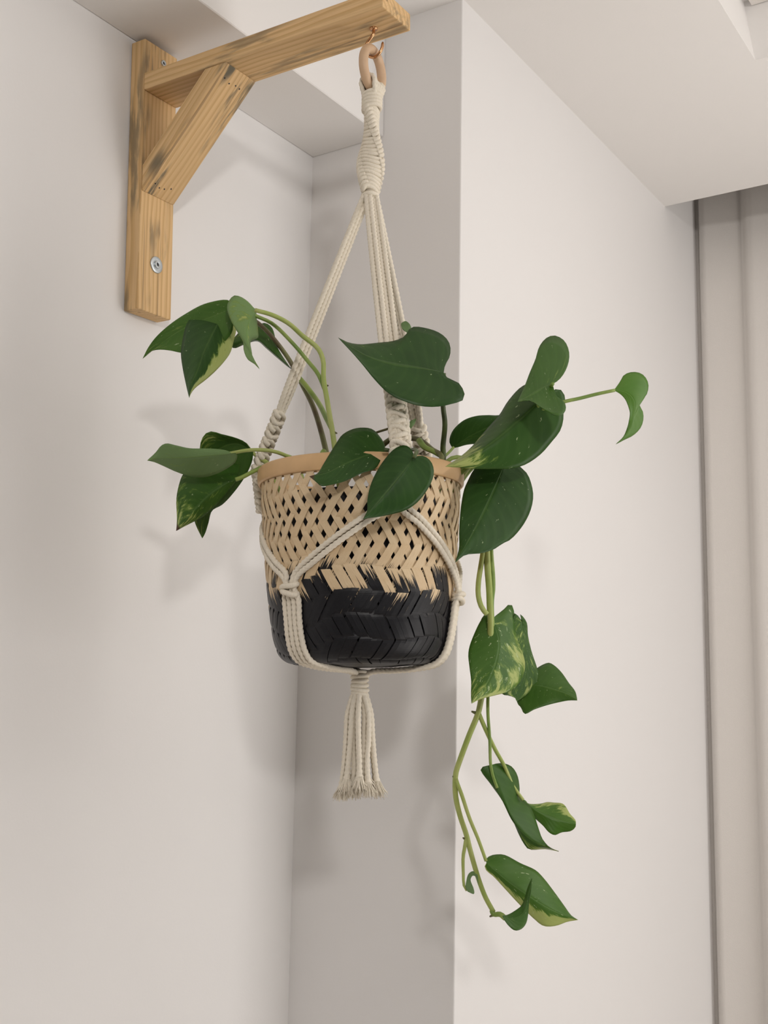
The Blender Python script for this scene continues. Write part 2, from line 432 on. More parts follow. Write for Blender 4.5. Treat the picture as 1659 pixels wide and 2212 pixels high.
def disc_x(prof, seg=28):
    v, f = lathe(prof, seg); return [(z, x, y) for (x, y, z) in v], f
wa = link('washer', mesh('washer', *disc_x([(0.0, 0.0011), (0.0028, 0.0011), (0.0031, 0.0014), (0.0074, 0.0013), (0.0080, 0.0009), (0.0080, 0.0), (0.0, 0.0)])), M_ZINC, br)
wa.location = (T_, 0.0227, 0.048)
def screw(loc, r):
    s = link('screw', mesh('screw', *disc_x([(0.0, 0.0008), (r * .45, 0.0008), (r * .5, 0.0016), (r * .9, 0.0018), (r, 0.0014), (r, -0.004), (0.0, -0.004)])), M_ZINC, br)
    s.location = loc
    bm = bmesh.new()
    for (a, b) in ((r * .48, r * .13), (r * .13, r * .48)): box_bm(0.0004, 0.00125, -a, a, -b, b, bm=bm)
    k = link('screw_recess', bm_mesh('screw_recess', bm), M_DARKM, s); k['label'] = 'dark cross-shaped screw recess'
    return s
screw((T_ + 0.0012, 0.0227, 0.048), 0.0036)
screw((T_, 0.0249, 0.2506), 0.0030)
# nail dimples on the brace face
for (a, b) in ((0.128, 0.010), (0.126, 0.018), (0.1275, 0.026), (0.127, 0.032), (0.012, 0.010), (0.010, 0.017), (0.011, 0.023), (0.014, 0.030)):
    n = Vector((1, 0, -1)).normalized(); al = Vector((1, 0, 1)).normalized()
    c = Vector((T_, 0, 0.1135)) + al * a + Vector((0, b, 0)) + n * 0.00005
    v, f = lathe([(0.0, 0.0003), (0.0007, 0.0003), (0.0009, -0.0006), (0.0, -0.0006)], 8)
    M = Matrix.Translation(c) @ n.to_track_quat('Z', 'Y').to_matrix().to_4x4()
    o = link('nail_head', mesh('nail_head', [M @ Vector(p) for p in v], f), M_DARKM, br)

# ------------------------------------------------------------------ shared frame under the hook
AX = Vector((0.26061, 0.02247, 0.0))
E1 = Vector((0.83770, 0.54614, 0.0)).normalized()      # to the right
E2 = Vector((E1.y, -E1.x, 0.0))                        # towards the viewer
HZ = 0.2138
def cyl(phi, r, z):
    a = math.radians(phi); return AX + E1 * (r * math.cos(a)) + E2 * (r * math.sin(a)) + Vector((0, 0, z))
HN = E1 * 0.90 + E2 * 0.44                             # plane of the hook
HH = E1 * -0.44 + E2 * 0.90                            # plane of the ring
br_inv = (Matrix.Translation((0.0012, 0, 0)) @ Matrix.Rotation(0.01938, 4, 'Z') @ Matrix.Rotation(0.03244, 4, 'X')).inverted()
hk = [(0, 6), (0, 0), (0, -5), (-2, -8), (-6.3, -13), (-7.2, -18.5), (-4, -24.5), (1, -27), (6, -24.5), (8.6, -19.5), (9.0, -15)]
hp = [AX + HN * (a * 0.001) + Vector((0, 0, HZ + b * 0.001)) for a, b in hk]
hp = [Vector(p) for p in spline([tuple(p) for p in hp], 60)]
hv, hf = tube(hp, [0.0013] * 58 + [0.0012, 0.001, 0.0006], 12)
cv, cf = lathe([(0.0, 0.0014), (0.0030, 0.0012), (0.0034, 0.0), (0.0034, -0.0008), (0.0, -0.0012)], 20)
cv = [(AX.x + x, AX.y + y, HZ - 0.0005 + z) for x, y, z in cv]
hv, hf = merge([(hv, hf), (cv, cf)])
hook = link('hook', mesh('hook', [br_inv @ Vector(p) for p in hv], hf), M_BRASS, br); hook['label'] = 'coppery open screw hook'

# ------------------------------------------------------------------ macrame hanger
mh = empty('macrame_hanger', tuple(AX + Vector((0, 0, HZ - 0.03))))
tag(mh, 'cream cotton macrame plant hanger hanging from the hook, cradling the basket', 'plant hanger')
MO = Vector(mh.location)
def mpart(name, vf, mat=M_COTTON, smooth=True, label=None):
    v, f = vf
    o = link(name, mesh(name, [Vector(p) - MO for p in v], f, smooth), mat, mh)
    if label: o['label'] = label
    return o
RC = AX + Vector((0, 0, HZ - 0.0385)); RR, RM = 0.0172, 0.0040
rp = [RC + HH * (RR * math.cos(a)) + Vector((0, 0, RR * 1.03 * math.sin(a))) for a in [2 * math.pi * i / 64 for i in range(64)]]
mpart('ring', tube(rp, RM, 16, closed=True), M_RING, label='smooth beech wood ring')
CORD = 0.00232
def cord_pts(pts, step=0.0011):
    L = sum((Vector(a) - Vector(b)).length for a, b in zip(pts, pts[1:]))
    return [Vector(p) for p in spline([tuple(p) for p in pts], max(6, int(L / step)))]
def cord(pts, r=CORD, name='cord', twist=0.0115):
    return mpart(name, tube(cord_pts(pts), r, 12, twist=twist, ply=3))
# cords looped over the ring bottom
zb = RC.z - RR * 1.03
for k in range(6):
    u = (k - 2.5) * 0.0034
    c = AX + HH * u
    zc = zb + 0.0012 * abs(k - 2.5)
    top = 0.0062
    pts = []
    for a in range(-10, 191, 20):
        t = math.radians(a)
        pts.append(c * 1.0 + HN * (top * math.cos(t)) + Vector((0, 0, zc + top * math.sin(t))))
    lo = 0.148
    first = AX + HH * (u * 0.45) + HN * 0.0045 + Vector((0, 0, lo)); last = AX + HH * (u * 0.45) - HN * 0.0045 + Vector((0, 0, lo))
    cord([first] + pts + [last], 0.0021, 'ring_loop')
# binding wraps under the ring
for k in range(5):
    z = 0.1525 - k * 0.0031
    pts = [AX + HH * (0.0072 * math.cos(a)) + HN * (0.0070 * math.sin(a)) + Vector((0, 0, z + 0.0016 * math.sin(a))) for a in [2 * math.pi * i / 36 for i in range(36)]]
    mpart('wrap', tube(pts, 0.0019, 10, closed=True))
# twisting spiral-knot column
NK = 22
def spiral_loop():
    ps = []
    for i in range(44):
        a = 2 * math.pi * i / 44
        ps.append(Vector((0.0078 * math.cos(a), 0.0058 * math.sin(a), 0.0011 * math.sin(2 * a + .4))))
    q = tube(ps, 0.0019, 10, closed=True)
    # the knot ridge: the cord drops over the edge of each loop
    e = [Vector((0.0070, 0.0030, 0.0016)), Vector((0.0094, 0.0012, 0.0010)), Vector((0.0098, -0.0005, -0.0012)), Vector((0.0076, -0.0032, -0.0026))]
    e1 = tube([Vector(p) for p in spline([tuple(p) for p in e], 10)], 0.0019, 8)
    e2 = ([Vector((-p.x, -p.y, p.z)) for p in e1[0]], e1[1])
    return merge([q, e1, e2])
slm = mesh('spiral_knot', *spiral_loop())
slm.materials.append(M_COTTON)
base_ang = math.atan2(E1.y, E1.x)
for k in range(NK):
    z = 0.1385 - k * 0.0034
    o = link('spiral_knot', slm, None, mh)
    o.location = AX + Vector((0, 0, z)) - MO
    o.rotation_euler = (random.uniform(-.06, .06), random.uniform(-.06, .06), base_ang + math.radians((z - 0.0905) * -2500))
    sc = 0.84 + 0.2 * math.exp(-((z - 0.088) / 0.022) ** 2); o.scale = (sc, sc, 1)
mpart('core', tube([AX + Vector((0, 0, 0.150)), AX + Vector((0, 0, 0.10)), AX + Vector((0, 0, 0.062))], 0.0056, 14))
pts = [AX + HH * (0.0058 * math.cos(a)) + HN * (0.0056 * math.sin(a)) + Vector((0, 0, 0.0625)) for a in [2 * math.pi * i / 30 for i in range(30)]]
mpart('wrap', tube(pts, 0.0021, 10, closed=True))

# basket outline shared by basket, cords and strips (z above the ring of strips, world height)
BZ = -0.3250                                         # underside of the basket
PROF = [(0.0400, 0.0004), (0.0540, 0.0010), (0.0622, 0.0062), (0.0668, 0.0165), (0.0695, 0.0300), (0.0722, 0.0500), (0.0748, 0.0750), (0.0768, 0.1000), (0.0785, 0.1250), (0.0795, 0.1430)]
PF = spline(PROF, 120)
def rad_at(z):                                       # outer radius at world z
    h = z - BZ
    for a, b in zip(PF, PF[1:]):
        if a[1] <= h <= b[1] + 1e-9: return a[0] + (b[0] - a[0]) * (h - a[1]) / max(1e-9, b[1] - a[1])
    return PF[-1][0] if h > 0 else 0.05
ARMS = (72.0, 194.0, 307.0)
JOINT = (133.0, 252.0, 11.0)
ZSPLIT, ZJ = -0.2060, -0.2700
RIMR = 0.0905
def arm_center(a, z):
    """centre line of an arm: straight from the column to the rim, then down along the side"""
    z0, r0, z1, r1 = 0.061, 0.004, -0.166, RIMR
    if z >= z1: r = r0 + (r1 - r0) * (z0 - z) / (z0 - z1)
    else: r = max(rad_at(z) + 0.0045, RIMR - (z1 - z) * 0.16)
    return cyl(a, r, z)
def tangential(a): t = math.radians(a); return (E2 * math.cos(t) - E1 * math.sin(t))
def radial(a): t = math.radians(a); return (E1 * math.cos(t) + E2 * math.sin(t))
def square_knot(flip):
    ps = []
    for i in range(40):
        a = 2 * math.pi * i / 40
        ps.append(Vector((0.0049 * math.cos(a), 0.0042 * math.sin(a), flip * 0.0020 * math.cos(a) * (1 if math.sin(a) > 0 else -1) * min(1, abs(math.sin(a)) * 2.5))))
    q = tube(ps, 0.0020, 10, closed=True)
    out = [q]
    for s in (1, -1):
        e = [Vector((s * 0.0040, 0.0030, 0.0016)), Vector((s * 0.0063, 0.0012, 0.0014)), Vector((s * 0.0065, -0.0010, -0.0014)), Vector((s * 0.0042, -0.0030, -0.0022))]
        out.append(tube([Vector(p) for p in spline([tuple(p) for p in e], 10)], 0.0020, 8))
    return merge(out)
SK = []
for fl in (1, -1):
    me = mesh('square_knot', *square_knot(fl)); me.materials.append(M_COTTON); SK.append(me)
for ai, A in enumerate(ARMS):
    T = tangential(A); R = radial(A)
    offs = [(-1.5, 0.3), (-0.5, -0.5), (0.5, 0.5), (1.5, -0.3)]
    for k, (o1, o2) in enumerate(offs):
        pts = []
        for z, sp in ((0.064, 0.0026), (0.050, 0.0030), (0.0, 0.0035), (-0.06, 0.0038), (-0.105, 0.0036), (-0.125, 0.0022), (-0.166, 0.0022), (ZSPLIT + 0.01, 0.0022)):
            c = arm_center(A, z)
            pts.append(c + T * (o1 * sp * 1.05) + R * (o2 * sp * 0.55))
        # split into pairs that run to the two neighbouring joints
        right = k >= 2                               # larger angle side
        tgt = JOINT[ai] if right else JOINT[(ai - 1) % 3]
        dA = (tgt - A + 540) % 360 - 180
        pair = (k % 2) * 2 - 1
        for t in (0.06, 0.25, 0.5, 0.75, 0.93):
            z = ZSPLIT + (ZJ + 0.004 - ZSPLIT) * t
            rr = rad_at(z) + 0.0030
            p = cyl(A + dA * t, rr, z)
            dirv = (cyl(A + dA * min(1, t + .05), rr, z - 0.003) - p).normalized()
            side = radial(A + dA * t).cross(dirv).normalized()
            p += side * (pair * 0.0023 * (1 if t < .9 else .8)); pts.append(p)
        J = tgt; jt = tangential(J); jr = radial(J)
        sgn = -1 if right else 1                      # which side of the joint the pair comes from
        slot = sgn * (0.5 + (1 if pair > 0 else 0))
        for z in (-0.272, -0.279, -0.292, -0.306, -0.3165):
            sp = 0.0050 if z > -0.285 else 0.0047 + (-0.285 - z) * 0.01
            if z > -0.276: sp = 0.0034
            pts.append(cyl(J, rad_at(z) + 0.0029 + (0.0012 if z > -.276 else 0), z) + jt * (slot * sp))
        for r, z in ((0.0600, -0.3235), (0.045, -0.3272), (0.028, -0.3290), (0.012, -0.3298), (0.0045, -0.3318)):
            pts.append(cyl(J, r, z) + jt * (slot * (0.0048 * min(1, r / 0.05 + 0.15))))
        cord(pts)
    # square knots along the arm
    n = 15
    for q in range(n):
        z = -0.122 - q * 0.0056
        if z < ZSPLIT - 0.004: break
        c = arm_center(A, z); d = (arm_center(A, z + 0.002) - arm_center(A, z - 0.002)).normalized()
        X = T; Y = d.cross(X).normalized()
        o = link('square_knot', SK[q % 2], None, mh)
        o.matrix_basis = Matrix(((X.x, Y.x, d.x, c.x - MO.x), (X.y, Y.y, d.y, c.y - MO.y), (X.z, Y.z, d.z, c.z - MO.z), (0, 0, 0, 1)))
# joints where the pairs meet on the basket side
for J in JOINT:
    jt = tangential(J); jr = radial(J); parts = []
    for q, z in enumerate((-0.2695, -0.2745)):
        c = cyl(J, rad_at(z) + 0.0042, z); ps = []
        for i in range(36):
            a = 2 * math.pi * i / 36
            ps.append(c + jt * (0.0072 * math.cos(a)) + jr * (0.0036 * math.sin(a)) + Vector((0, 0, 0.0012 * math.cos(a) * (1 if q else -1) + .0006 * math.sin(2 * a))))
        parts.append(tube(ps, 0.0021, 10, closed=True))
    mpart('joint_knot', merge(parts))
# wrapped knot and tassel below the basket
for k in range(6):
    z = -0.3308 - k * 0.0033
    pts = [cyl(math.degrees(a), 0.0058 + 0.0003 * math.sin(k * 2.1), z + 0.0008 * math.sin(a + k)) for a in [2 * math.pi * i / 30 for i in range(30)]]
    mpart('wrap', tube(pts, 0.0016, 10, closed=True))
mpart('core', tube([AX + Vector((0, 0, -0.331)), AX + Vector((0, 0, -0.342)), AX + Vector((0, 0, -0.353))], 0.0056, 14))
fibres = []
NS = 13
for k in range(NS):
    if k < 4: ang = 45 + k * 90; rt = 0.003; re = 0.006
    else: ang = (k - 4) * 40 + 12; rt = 0.0055; re = 0.0135
    ez = -0.409 - random.uniform(0, 0.010) - (0.005 if 120 < ang < 230 else 0)
    cx = [(rt * .8, -0.346), (rt * 1.5 + .001, -0.362), ((rt + re) * .55, -0.380), (re * 0.85, -0.397), (re * 1.02, ez)]
    wob = random.uniform(-10, 10)
    pts = [cyl(ang + wob * math.sin(i * 1.3), r, z) + E1 * (0.0012 * (i / 4)) for i, (r, z) in enumerate(cx)]
    pp = cord_pts(pts); n = len(pp)
    rad = [CORD * 1.02 * (1.0 if i < n - 9 else 1.0 + 0.5 * (i - n + 9) / 9) for i in range(n)]
    mpart('tassel_cord', tube(pp, rad, 12, twist=0.0115, ply=3, depth=0.3))
    dirv = (pp[-1] - pp[-6]).normalized()
    for q in range(85):
        a = random.uniform(0, 6.283); rr = rad[-1] * math.sqrt(random.random())
        side = Vector((math.cos(a), math.sin(a), 0)) * rr
        s = pp[-4] + side * 0.8
        ln = random.uniform(0.006, 0.0125)
        fl = side.normalized() * random.uniform(0, 0.0055) + Vector((random.uniform(-1, 1), random.uniform(-1, 1), 0)) * 0.0012
        fibres.append(tube([s, s + dirv * ln * .55 + fl * .45, s + dirv * ln + fl], [0.0006, 0.0005, 0.0002], 4))
fo = mpart('fringe', merge(fibres)); fo['kind'] = 'stuff'; fo['label'] = 'frayed fluffy cord ends'

# ------------------------------------------------------------------ woven basket
bk = empty('woven_basket', (AX.x, AX.y, BZ)); bk.rotation_euler = (0, 0, 0)
tilt = Matrix.Rotation(math.radians(1.0), 4, E2)       # hangs a touch low on the right
bk.matrix_basis = Matrix.Translation((AX.x, AX.y, BZ)) @ tilt @ Matrix.Rotation(base_ang, 4, 'Z')
tag(bk, 'round woven bamboo basket, natural above and black dip-dyed below', 'basket')
NW = 46; ROWS = 18.5
def band(a): return 0.8 * math.sin(2 * a + 0.6) + 0.45 * math.sin(5 * a + 1.0)
def strip_mesh(dirn, wv, ph, phi0):
    steps = 112; v = []; f = []; uvs = []
    L = [0.0]
    for a, b in zip(PF, PF[1:]): L.append(L[-1] + math.hypot(b[0] - a[0], b[1] - a[1]))
    tot = L[-1]; p_top = 2 * math.pi / NW
    for i in range(steps + 1):
        t = i / steps                                 # 0 at base, 1 at rim
        s = t * tot; j = 0
        while j < len(L) - 2 and L[j + 1] < s: j += 1
        u = (s - L[j]) / (L[j + 1] - L[j]); r = PF[j][0] + (PF[j + 1][0] - PF[j][0]) * u; z = PF[j][1] + (PF[j + 1][1] - PF[j][1]) * u
        dr = PF[j + 1][0] - PF[j][0]; dz = PF[j + 1][1] - PF[j][1]; dl = math.hypot(dr, dz); nr, nz = dz / dl, -dr / dl
        rows = t * ROWS
        phi = dirn * rows * 0.5 * p_top
        sgn = math.tanh(3.2 * math.sin(math.pi / 2 * (rows + ph + band(phi0 + phi))))
        off = dirn * sgn * 0.00062
        pin = min(1.0, (1 - t) * 12) ; off *= pin
        fr_ = min(1.0, max(0.0, (t - 0.42) / 0.30)); fr_ = fr_ * fr_ * (3 - 2 * fr_)
        wfrac = (0.475 - 0.182 * fr_) * wv
        hw = p_top * wfrac                            # half width as an angle (horizontal)
        for c in (-1, 0, 1):
            a = phi + hw * c
            o = off + (0.00006 if c == 0 else 0.0)
            rr = r + nr * o
            v.append((rr * math.cos(a), rr * math.sin(a), z + nz * o)); uvs.append((0.5 + 0.5 * c, t * 3.0))
    n = len(v)
    for k in range(n):                                # inner side
        x, y, z = v[k]; q = math.hypot(x, y); v.append((x * (q - 0.0007) / q, y * (q - 0.0007) / q, z)); uvs.append(uvs[k])
    for i in range(steps):
        a = i * 3
        for c in (0, 1):
            f.append((a + c, a + c + 1, a + c + 4, a + c + 3)); f.append((n + a + c, n + a + c + 3, n + a + c + 4, n + a + c + 1))
        f.append((a, a + 3, n + a + 3, n + a)); f.append((a + 2, n + a + 2, n + a + 5, a + 5))
    me = mesh('strip', v, f, False)
    ul = me.uv_layers.new(name='UVMap')
    for lp_ in me.loops: ul.data[lp_.index].uv = uvs[lp_.vertex_index]
    me.materials.append(M_STRIP); return me
for i in range(NW):
    for dn in (1, -1):
        a0 = 2 * math.pi * (i + random.uniform(-.09, .09)) / NW
        o = link('strip', strip_mesh(dn, random.choice((1.0, 0.95, 1.04, 0.9)), 1.67 - band(math.pi * -0.5), a0), None, bk)
        o.rotation_euler = (0, 0, a0)
H0 = 0.1405
rim = link('rim_band', mesh('rim_band', *lathe([(0.0798, H0), (0.0812, H0 + 0.0004), (0.0822, H0 + 0.0015), (0.0827, H0 + 0.0062), (0.0823, H0 + 0.0118), (0.0812, H0 + 0.0130), (0.0800, H0 + 0.0126), (0.0798, H0 + 0.011)], 96, True)), M_RIM, bk)
rim['label'] = 'smooth tan bamboo hoop around the rim'
link('inner_rim_band', mesh('inner_rim_band', *lathe([(0.0766, H0 - 0.0005), (0.0778, H0 - 0.0008), (0.0781, H0 + 0.005), (0.0778, H0 + 0.0112), (0.0764, H0 + 0.0115), (0.0758, H0 + 0.005)], 96, True)), M_RIM, bk)
link('base_panel', mesh('base_panel', *lathe([(0.0, -0.0024), (0.025, -0.0018), (0.052, 0.0010), (0.054, 0.0026), (0.0, 0.0026)], 48)), M_BASE, bk)

# ------------------------------------------------------------------ nursery pot with soil
npt = empty('nursery_pot', (AX.x, AX.y, BZ + 0.005)); npt.matrix_basis = Matrix.Translation((AX.x, AX.y, BZ + 0.005)) @ tilt
tag(npt, 'dark plastic nursery pot standing inside the woven basket', 'plant pot')
link('pot_body', mesh('pot_body', *lathe([(0.0, 0.0), (0.050, 0.0), (0.054, 0.003), (0.0700, 0.113), (0.0722, 0.114), (0.0726, 0.124), (0.0706, 0.124), (0.0688, 0.112), (0.052, 0.006), (0.0, 0.004)], 64)), M_POT, npt)
def soil():
    v, f = lathe([(0.0, 0.112)] + [(0.0069 * k, 0.1115 + random.uniform(-.0012, .0012)) for k in range(1, 10)] + [(0.0689, 0.1095)], 40)
    return [(x, y, z + random.uniform(-.0012, .0012) * (1 if math.hypot(x, y) < .066 else 0)) for x, y, z in v], f
so = link('soil', mesh('soil', *soil()), M_SOIL, npt); so['kind'] = 'stuff'

# ------------------------------------------------------------------ pothos
SOILZ = BZ + 0.005 + 0.1115
pl = empty('pothos_plant', (AX.x, AX.y, SOILZ))
tag(pl, 'trailing variegated pothos plant growing out of the hanging woven basket', 'houseplant')
PO = Vector(pl.location)
def leaf(mid, left, right, D, a=0.0, b=-0.2, cupL=0.0, cupR=0.0, bend=0.0, tone=0.3, varieg=0.0, side=0.0, tipv=0.0, speck=0.4, drytip=0.0, under=False, wave=0.0015, label=None, extra=None):
    """mid / left / right: (px,py) from leaf base to tip, seen from the photograph's side; D distance of the mid-point,
    a, b: how the distance grows per 1000 px to the right / downwards; cup: how far the edges stand off; bend: curl along the length"""
    NR, NC = 30, 7
    full = lambda e: [mid[0]] + list(e) + [mid[-1]]
    m = spline([tuple(p) for p in mid], NR); l = spline(full(left), NR); r = spline(full(right), NR)
    xc = (mid[0][0] + mid[-1][0]) / 2; yc = (mid[0][1] + mid[-1][1]) / 2
    ph = random.uniform(0, 6)
    grid = []
    for i in range(NR + 1):
        t = i / NR; row = []
        for c in range(-NC, NC + 1):
            s = c / NC; e = l if s < 0 else r; q = abs(s)
            x = m[i][0] + (e[i][0] - m[i][0]) * q; y = m[i][1] + (e[i][1] - m[i][1]) * q
            d = D + a * (x - xc) / 1000 + b * (y - yc) / 1000
            env = math.sin(math.pi * min(1, max(0, t))) ** 0.6
            d += (cupL if s < 0 else cupR) * (0.75 * q + 0.25 * q * q) * env
            d += bend * (4 * (t - 0.5) ** 2)
            d += wave * q * q * math.sin(9 * t + ph + (2 if s < 0 else 0)) * env
            if extra: d += extra(s, t)
            row.append(P(x, y, d))
        grid.append(row)
    W = 2 * NC + 1
    # normals
    th = 0.00022; top = []; bot = []
    for i in range(NR + 1):
        for c in range(W):
            p = grid[i][c]
            dv = grid[min(NR, i + 1)][c] - grid[max(0, i - 1)][c]; du = grid[i][min(W - 1, c + 1)] - grid[i][max(0, c - 1)]
            n = du.cross(dv)
            n = n.normalized() if n.length > 1e-12 else -CF
            if n.dot(CP - p) < 0: n = -n
            top.append(p + n * th - PO); bot.append(p - n * th - PO)
    v = top + bot; N = len(top); f = []; mi = []
    for i in range(NR):
        for c in range(W - 1):
            A = i * W + c; q = (A, A + W, A + W + 1, A + 1)
            f.append(q); mi.append(1 if under else 0)
            f.append((N + q[3], N + q[2], N + q[1], N + q[0])); mi.append(0 if under else 1)
        for c, fl in ((0, 1), (W - 1, 0)):
            A = i * W + c; q = (A, A + W, N + A + W, N + A)
            f.append(q if not fl else q[::-1]); mi.append(0)
    me = mesh('leaf', v, f)
    me.materials.append(M_LEAF); me.materials.append(M_LEAFU)
    me.polygons.foreach_set('material_index', mi)
    ul = me.uv_layers.new(name='UVMap'); uvv = []
    for i in range(NR + 1):
        for c in range(W): uvv.append((c / (W - 1), i / NR))
    uvv = uvv + uvv
    for lp_ in me.loops: ul.data[lp_.index].uv = uvv[lp_.vertex_index]
    o = link('leaf', me, None, pl)
    for k, val in (('tone', tone), ('varieg', varieg), ('side', side), ('tipv', tipv), ('speck', speck), ('drytip', drytip)): o[k] = float(val)
    if label: o['label'] = label
    return o
def shoot(name, pts, r0, r1=None, mat=M_STEM, label=None):
    """pts: (px,py,distance) or Vectors"""
    q = [tuple(p) if isinstance(p, Vector) else tuple(P(*p)) for p in pts]
    L = sum((Vector(a) - Vector(b)).length for a, b in zip(q, q[1:]))
    n = max(8, int(L / 0.004)); sp = [Vector(p) - PO for p in spline(q, n)]
    r1 = r0 if r1 is None else r1
    o = link(name, mesh(name, *tube(sp, [r0 + (r1 - r0) * i / n for i in range(n + 1)], 10)), mat, pl)
    if label: o['label'] = label
    return o
def soil_pt(phi, r): return cyl(phi, r, SOILZ - 0.004)
def node(px, py, d, tx, ty, r=0.0011, mat=M_STEMB):
    return shoot('stem_node', [(px, py, d), ((px + tx) / 2, (py + ty) / 2, d), (tx, ty, d - .001)], r, r * 0.45, mat)

# --- upper left cluster
leaf([(500, 668), (440, 690), (385, 715), (340, 748), (308, 775)],
     [(501, 655), (492, 648), (443, 656), (401, 678), (367, 701), (337, 728), (320, 751)],
     [(500, 720), (440, 762), (391, 762), (367, 757), (342, 755), (325, 759)],
     0.935, a=-0.15, b=0.05, tone=0.62, varieg=0.15, tipv=0.25, cupR=-0.006, speck=0.6, label='mid green leaf pointing left with a curved tip')
leaf([(492, 659), (470, 700), (443, 755), (427, 800), (411, 836), (409, 860)],
     [(469, 660), (435, 667), (416, 681), (403, 701), (394.5, 735), (391, 763.5), (394.5, 794), (401, 826)],
     [(502, 690), (510, 711), (506, 731), (497.5, 762), (486, 779), (465, 802), (443.5, 821), (421.5, 838), (411.4, 851)],
     0.905, a=0.05, b=-0.28, cupL=0.012, cupR=0.010, tone=0.10, varieg=0.20, side=0.75, tipv=0.25, label='dark leaf with a wide yellow stripe along its right edge')
leaf([(553, 669), (540, 690), (533, 715), (536, 745), (548, 775), (561, 798)],
     [(548, 665), (536, 652), (519, 641), (505, 639), (491, 659), (497, 688), (512, 715), (525, 738), (527, 758), (536, 777), (550, 786)],
     [(554, 686), (557, 715), (557, 729), (548, 733), (541, 738), (543, 758), (548, 779)],
     0.885, a=0.10, b=-0.25, cupL=0.010, cupR=0.022, tone=1.15, varieg=0.25, tipv=0.0, speck=0.2, under=True, label='pale green leaf folded downwards')
leaf([(633, 799), (605, 775), (580, 753), (556, 734), (528, 735), (495, 745)],
     [(628, 795), (599, 750), (595, 733), (587.5, 708), (573, 698), (556, 702), (530, 706), (510, 725)],
     [(622, 792), (598, 772), (575, 752), (556, 737), (525, 745), (506, 752)],
     0.975, a=-0.1, b=-0.25, cupL=0.008, cupR=0.012, tone=0.25, varieg=0.0, side=0.0)
shoot('petiole', [(551, 670, .886), (587, 680, .892), (624, 699, .90), (653, 725, .905), (687, 753, .906), (698, 779, .905), (699, 818, .903), (706, 861, .90), (712, 898, .90), (720, 945, .90), soil_pt(120, .03)], 0.0017, 0.0024, M_STEMY)
shoot('petiole', [(495, 663, .908), (520, 664, .906), (550, 681, .905), (588, 699, .908), (630, 739, .912), (664, 779, .912), (687, 808, .908), (701, 840, .905)], 0.0014, 0.0017, M_STEM)
shoot('petiole', [(633, 799, .974), (645, 815, .972), (658, 830, .968), (687, 869, .95), (706, 906, .92), (716, 925, .905)], 0.0022, 0.0020, M_STEM)
shoot('petiole', [(500, 668, .945), (560, 700, .965), (620, 770, .985), (655, 835, .98), (675, 875, .97), (692, 926, .955), (704, 974, .945), (709, 1000, .94), soil_pt(200, .03)], 0.0017, 0.0026, M_STEMB)
node(704, 833, .903, 709, 833); node(722, 934, .90, 728, 936)
shoot('stem', [(698, 990, .935), (698, 978, .935), (701, 973, .936)], 0.003, 0.0022, M_STEM)

# --- lower left cluster
leaf([(547, 977), (516, 958), (485, 962), (459, 985), (447, 1050), (442, 1110), (437, 1163)],
     [(532, 957), (517, 949), (499, 943), (478, 938), (457, 932), (444, 937), (434.5, 953), (431, 980), (424, 1030), (416, 1085), (421, 1128)],
     [(545, 995), (532, 1025), (508, 1060), (480, 1090), (458, 1103), (450, 1130), (443, 1152)],
     0.962, a=0.05, b=0.15, cupL=-0.010, cupR=0.004, tone=0.35, varieg=0.25, side=-0.12, label='drooping leaf behind, its grey-green tip hanging below')
leaf([(511.6, 1034), (480, 1050), (446, 1075), (415, 1108), (396, 1130), (380.5, 1147)],
     [(518, 1012), (516, 990), (490, 985), (440, 995), (405, 1015), (394, 1027), (385, 1054), (381, 1081), (382.5, 1117), (382, 1135)],
     [(509.8, 1038), (481, 1075), (457, 1101), (437.4, 1117), (412, 1130), (390.4, 1141)],
     0.925, a=0.1, b=-0.2, cupL=0.012, cupR=0.008, tone=0.34, varieg=0.46, side=0.0, tipv=0.25, drytip=1.0, label='streaked leaf with a dried brown tip pointing down')
leaf([(500.7, 979.6), (455, 983), (408, 987), (366, 989), (336, 990), (318, 995)],
     [(492, 974), (463, 969.6), (408.5, 968), (381.4, 962.4), (359.7, 958), (349, 962), (336, 978)],
     [(512, 980), (510, 996), (490, 1012), (463, 1025), (435.6, 1031), (408.5, 1028), (381, 1019), (354, 1006.7), (331, 997)],
     0.900, a=-0.05, b=0.45, cupL=0.008, cupR=0.004, tone=0.55, varieg=0.20, side=0.0, tipv=0.15, under=True, label='leaf showing its pale underside, pointing left')
shoot('petiole', [(478, 982, .902), (500, 979, .901), (525, 974, .90), (544, 972, .90), (575, 972.5, .90), (599, 977, .902), (617, 984, .906), (637, 994, .91), soil_pt(150, .045)], 0.0014, 0.0017, M_STEMY)
shoot('petiole', [(512, 958, .962), (530, 968, .958), (546, 978, .955), (560, 990, .95), (580, 1002, .945), soil_pt(170, .055)], 0.0014, 0.0024, M_STEMY)
shoot('petiole', [(509, 1036, .926), (523, 1031, .928), (540, 1022, .932), (556, 1014, .936), (572, 1008, .938), soil_pt(165, .058)], 0.0017, 0.0017, M_STEM)

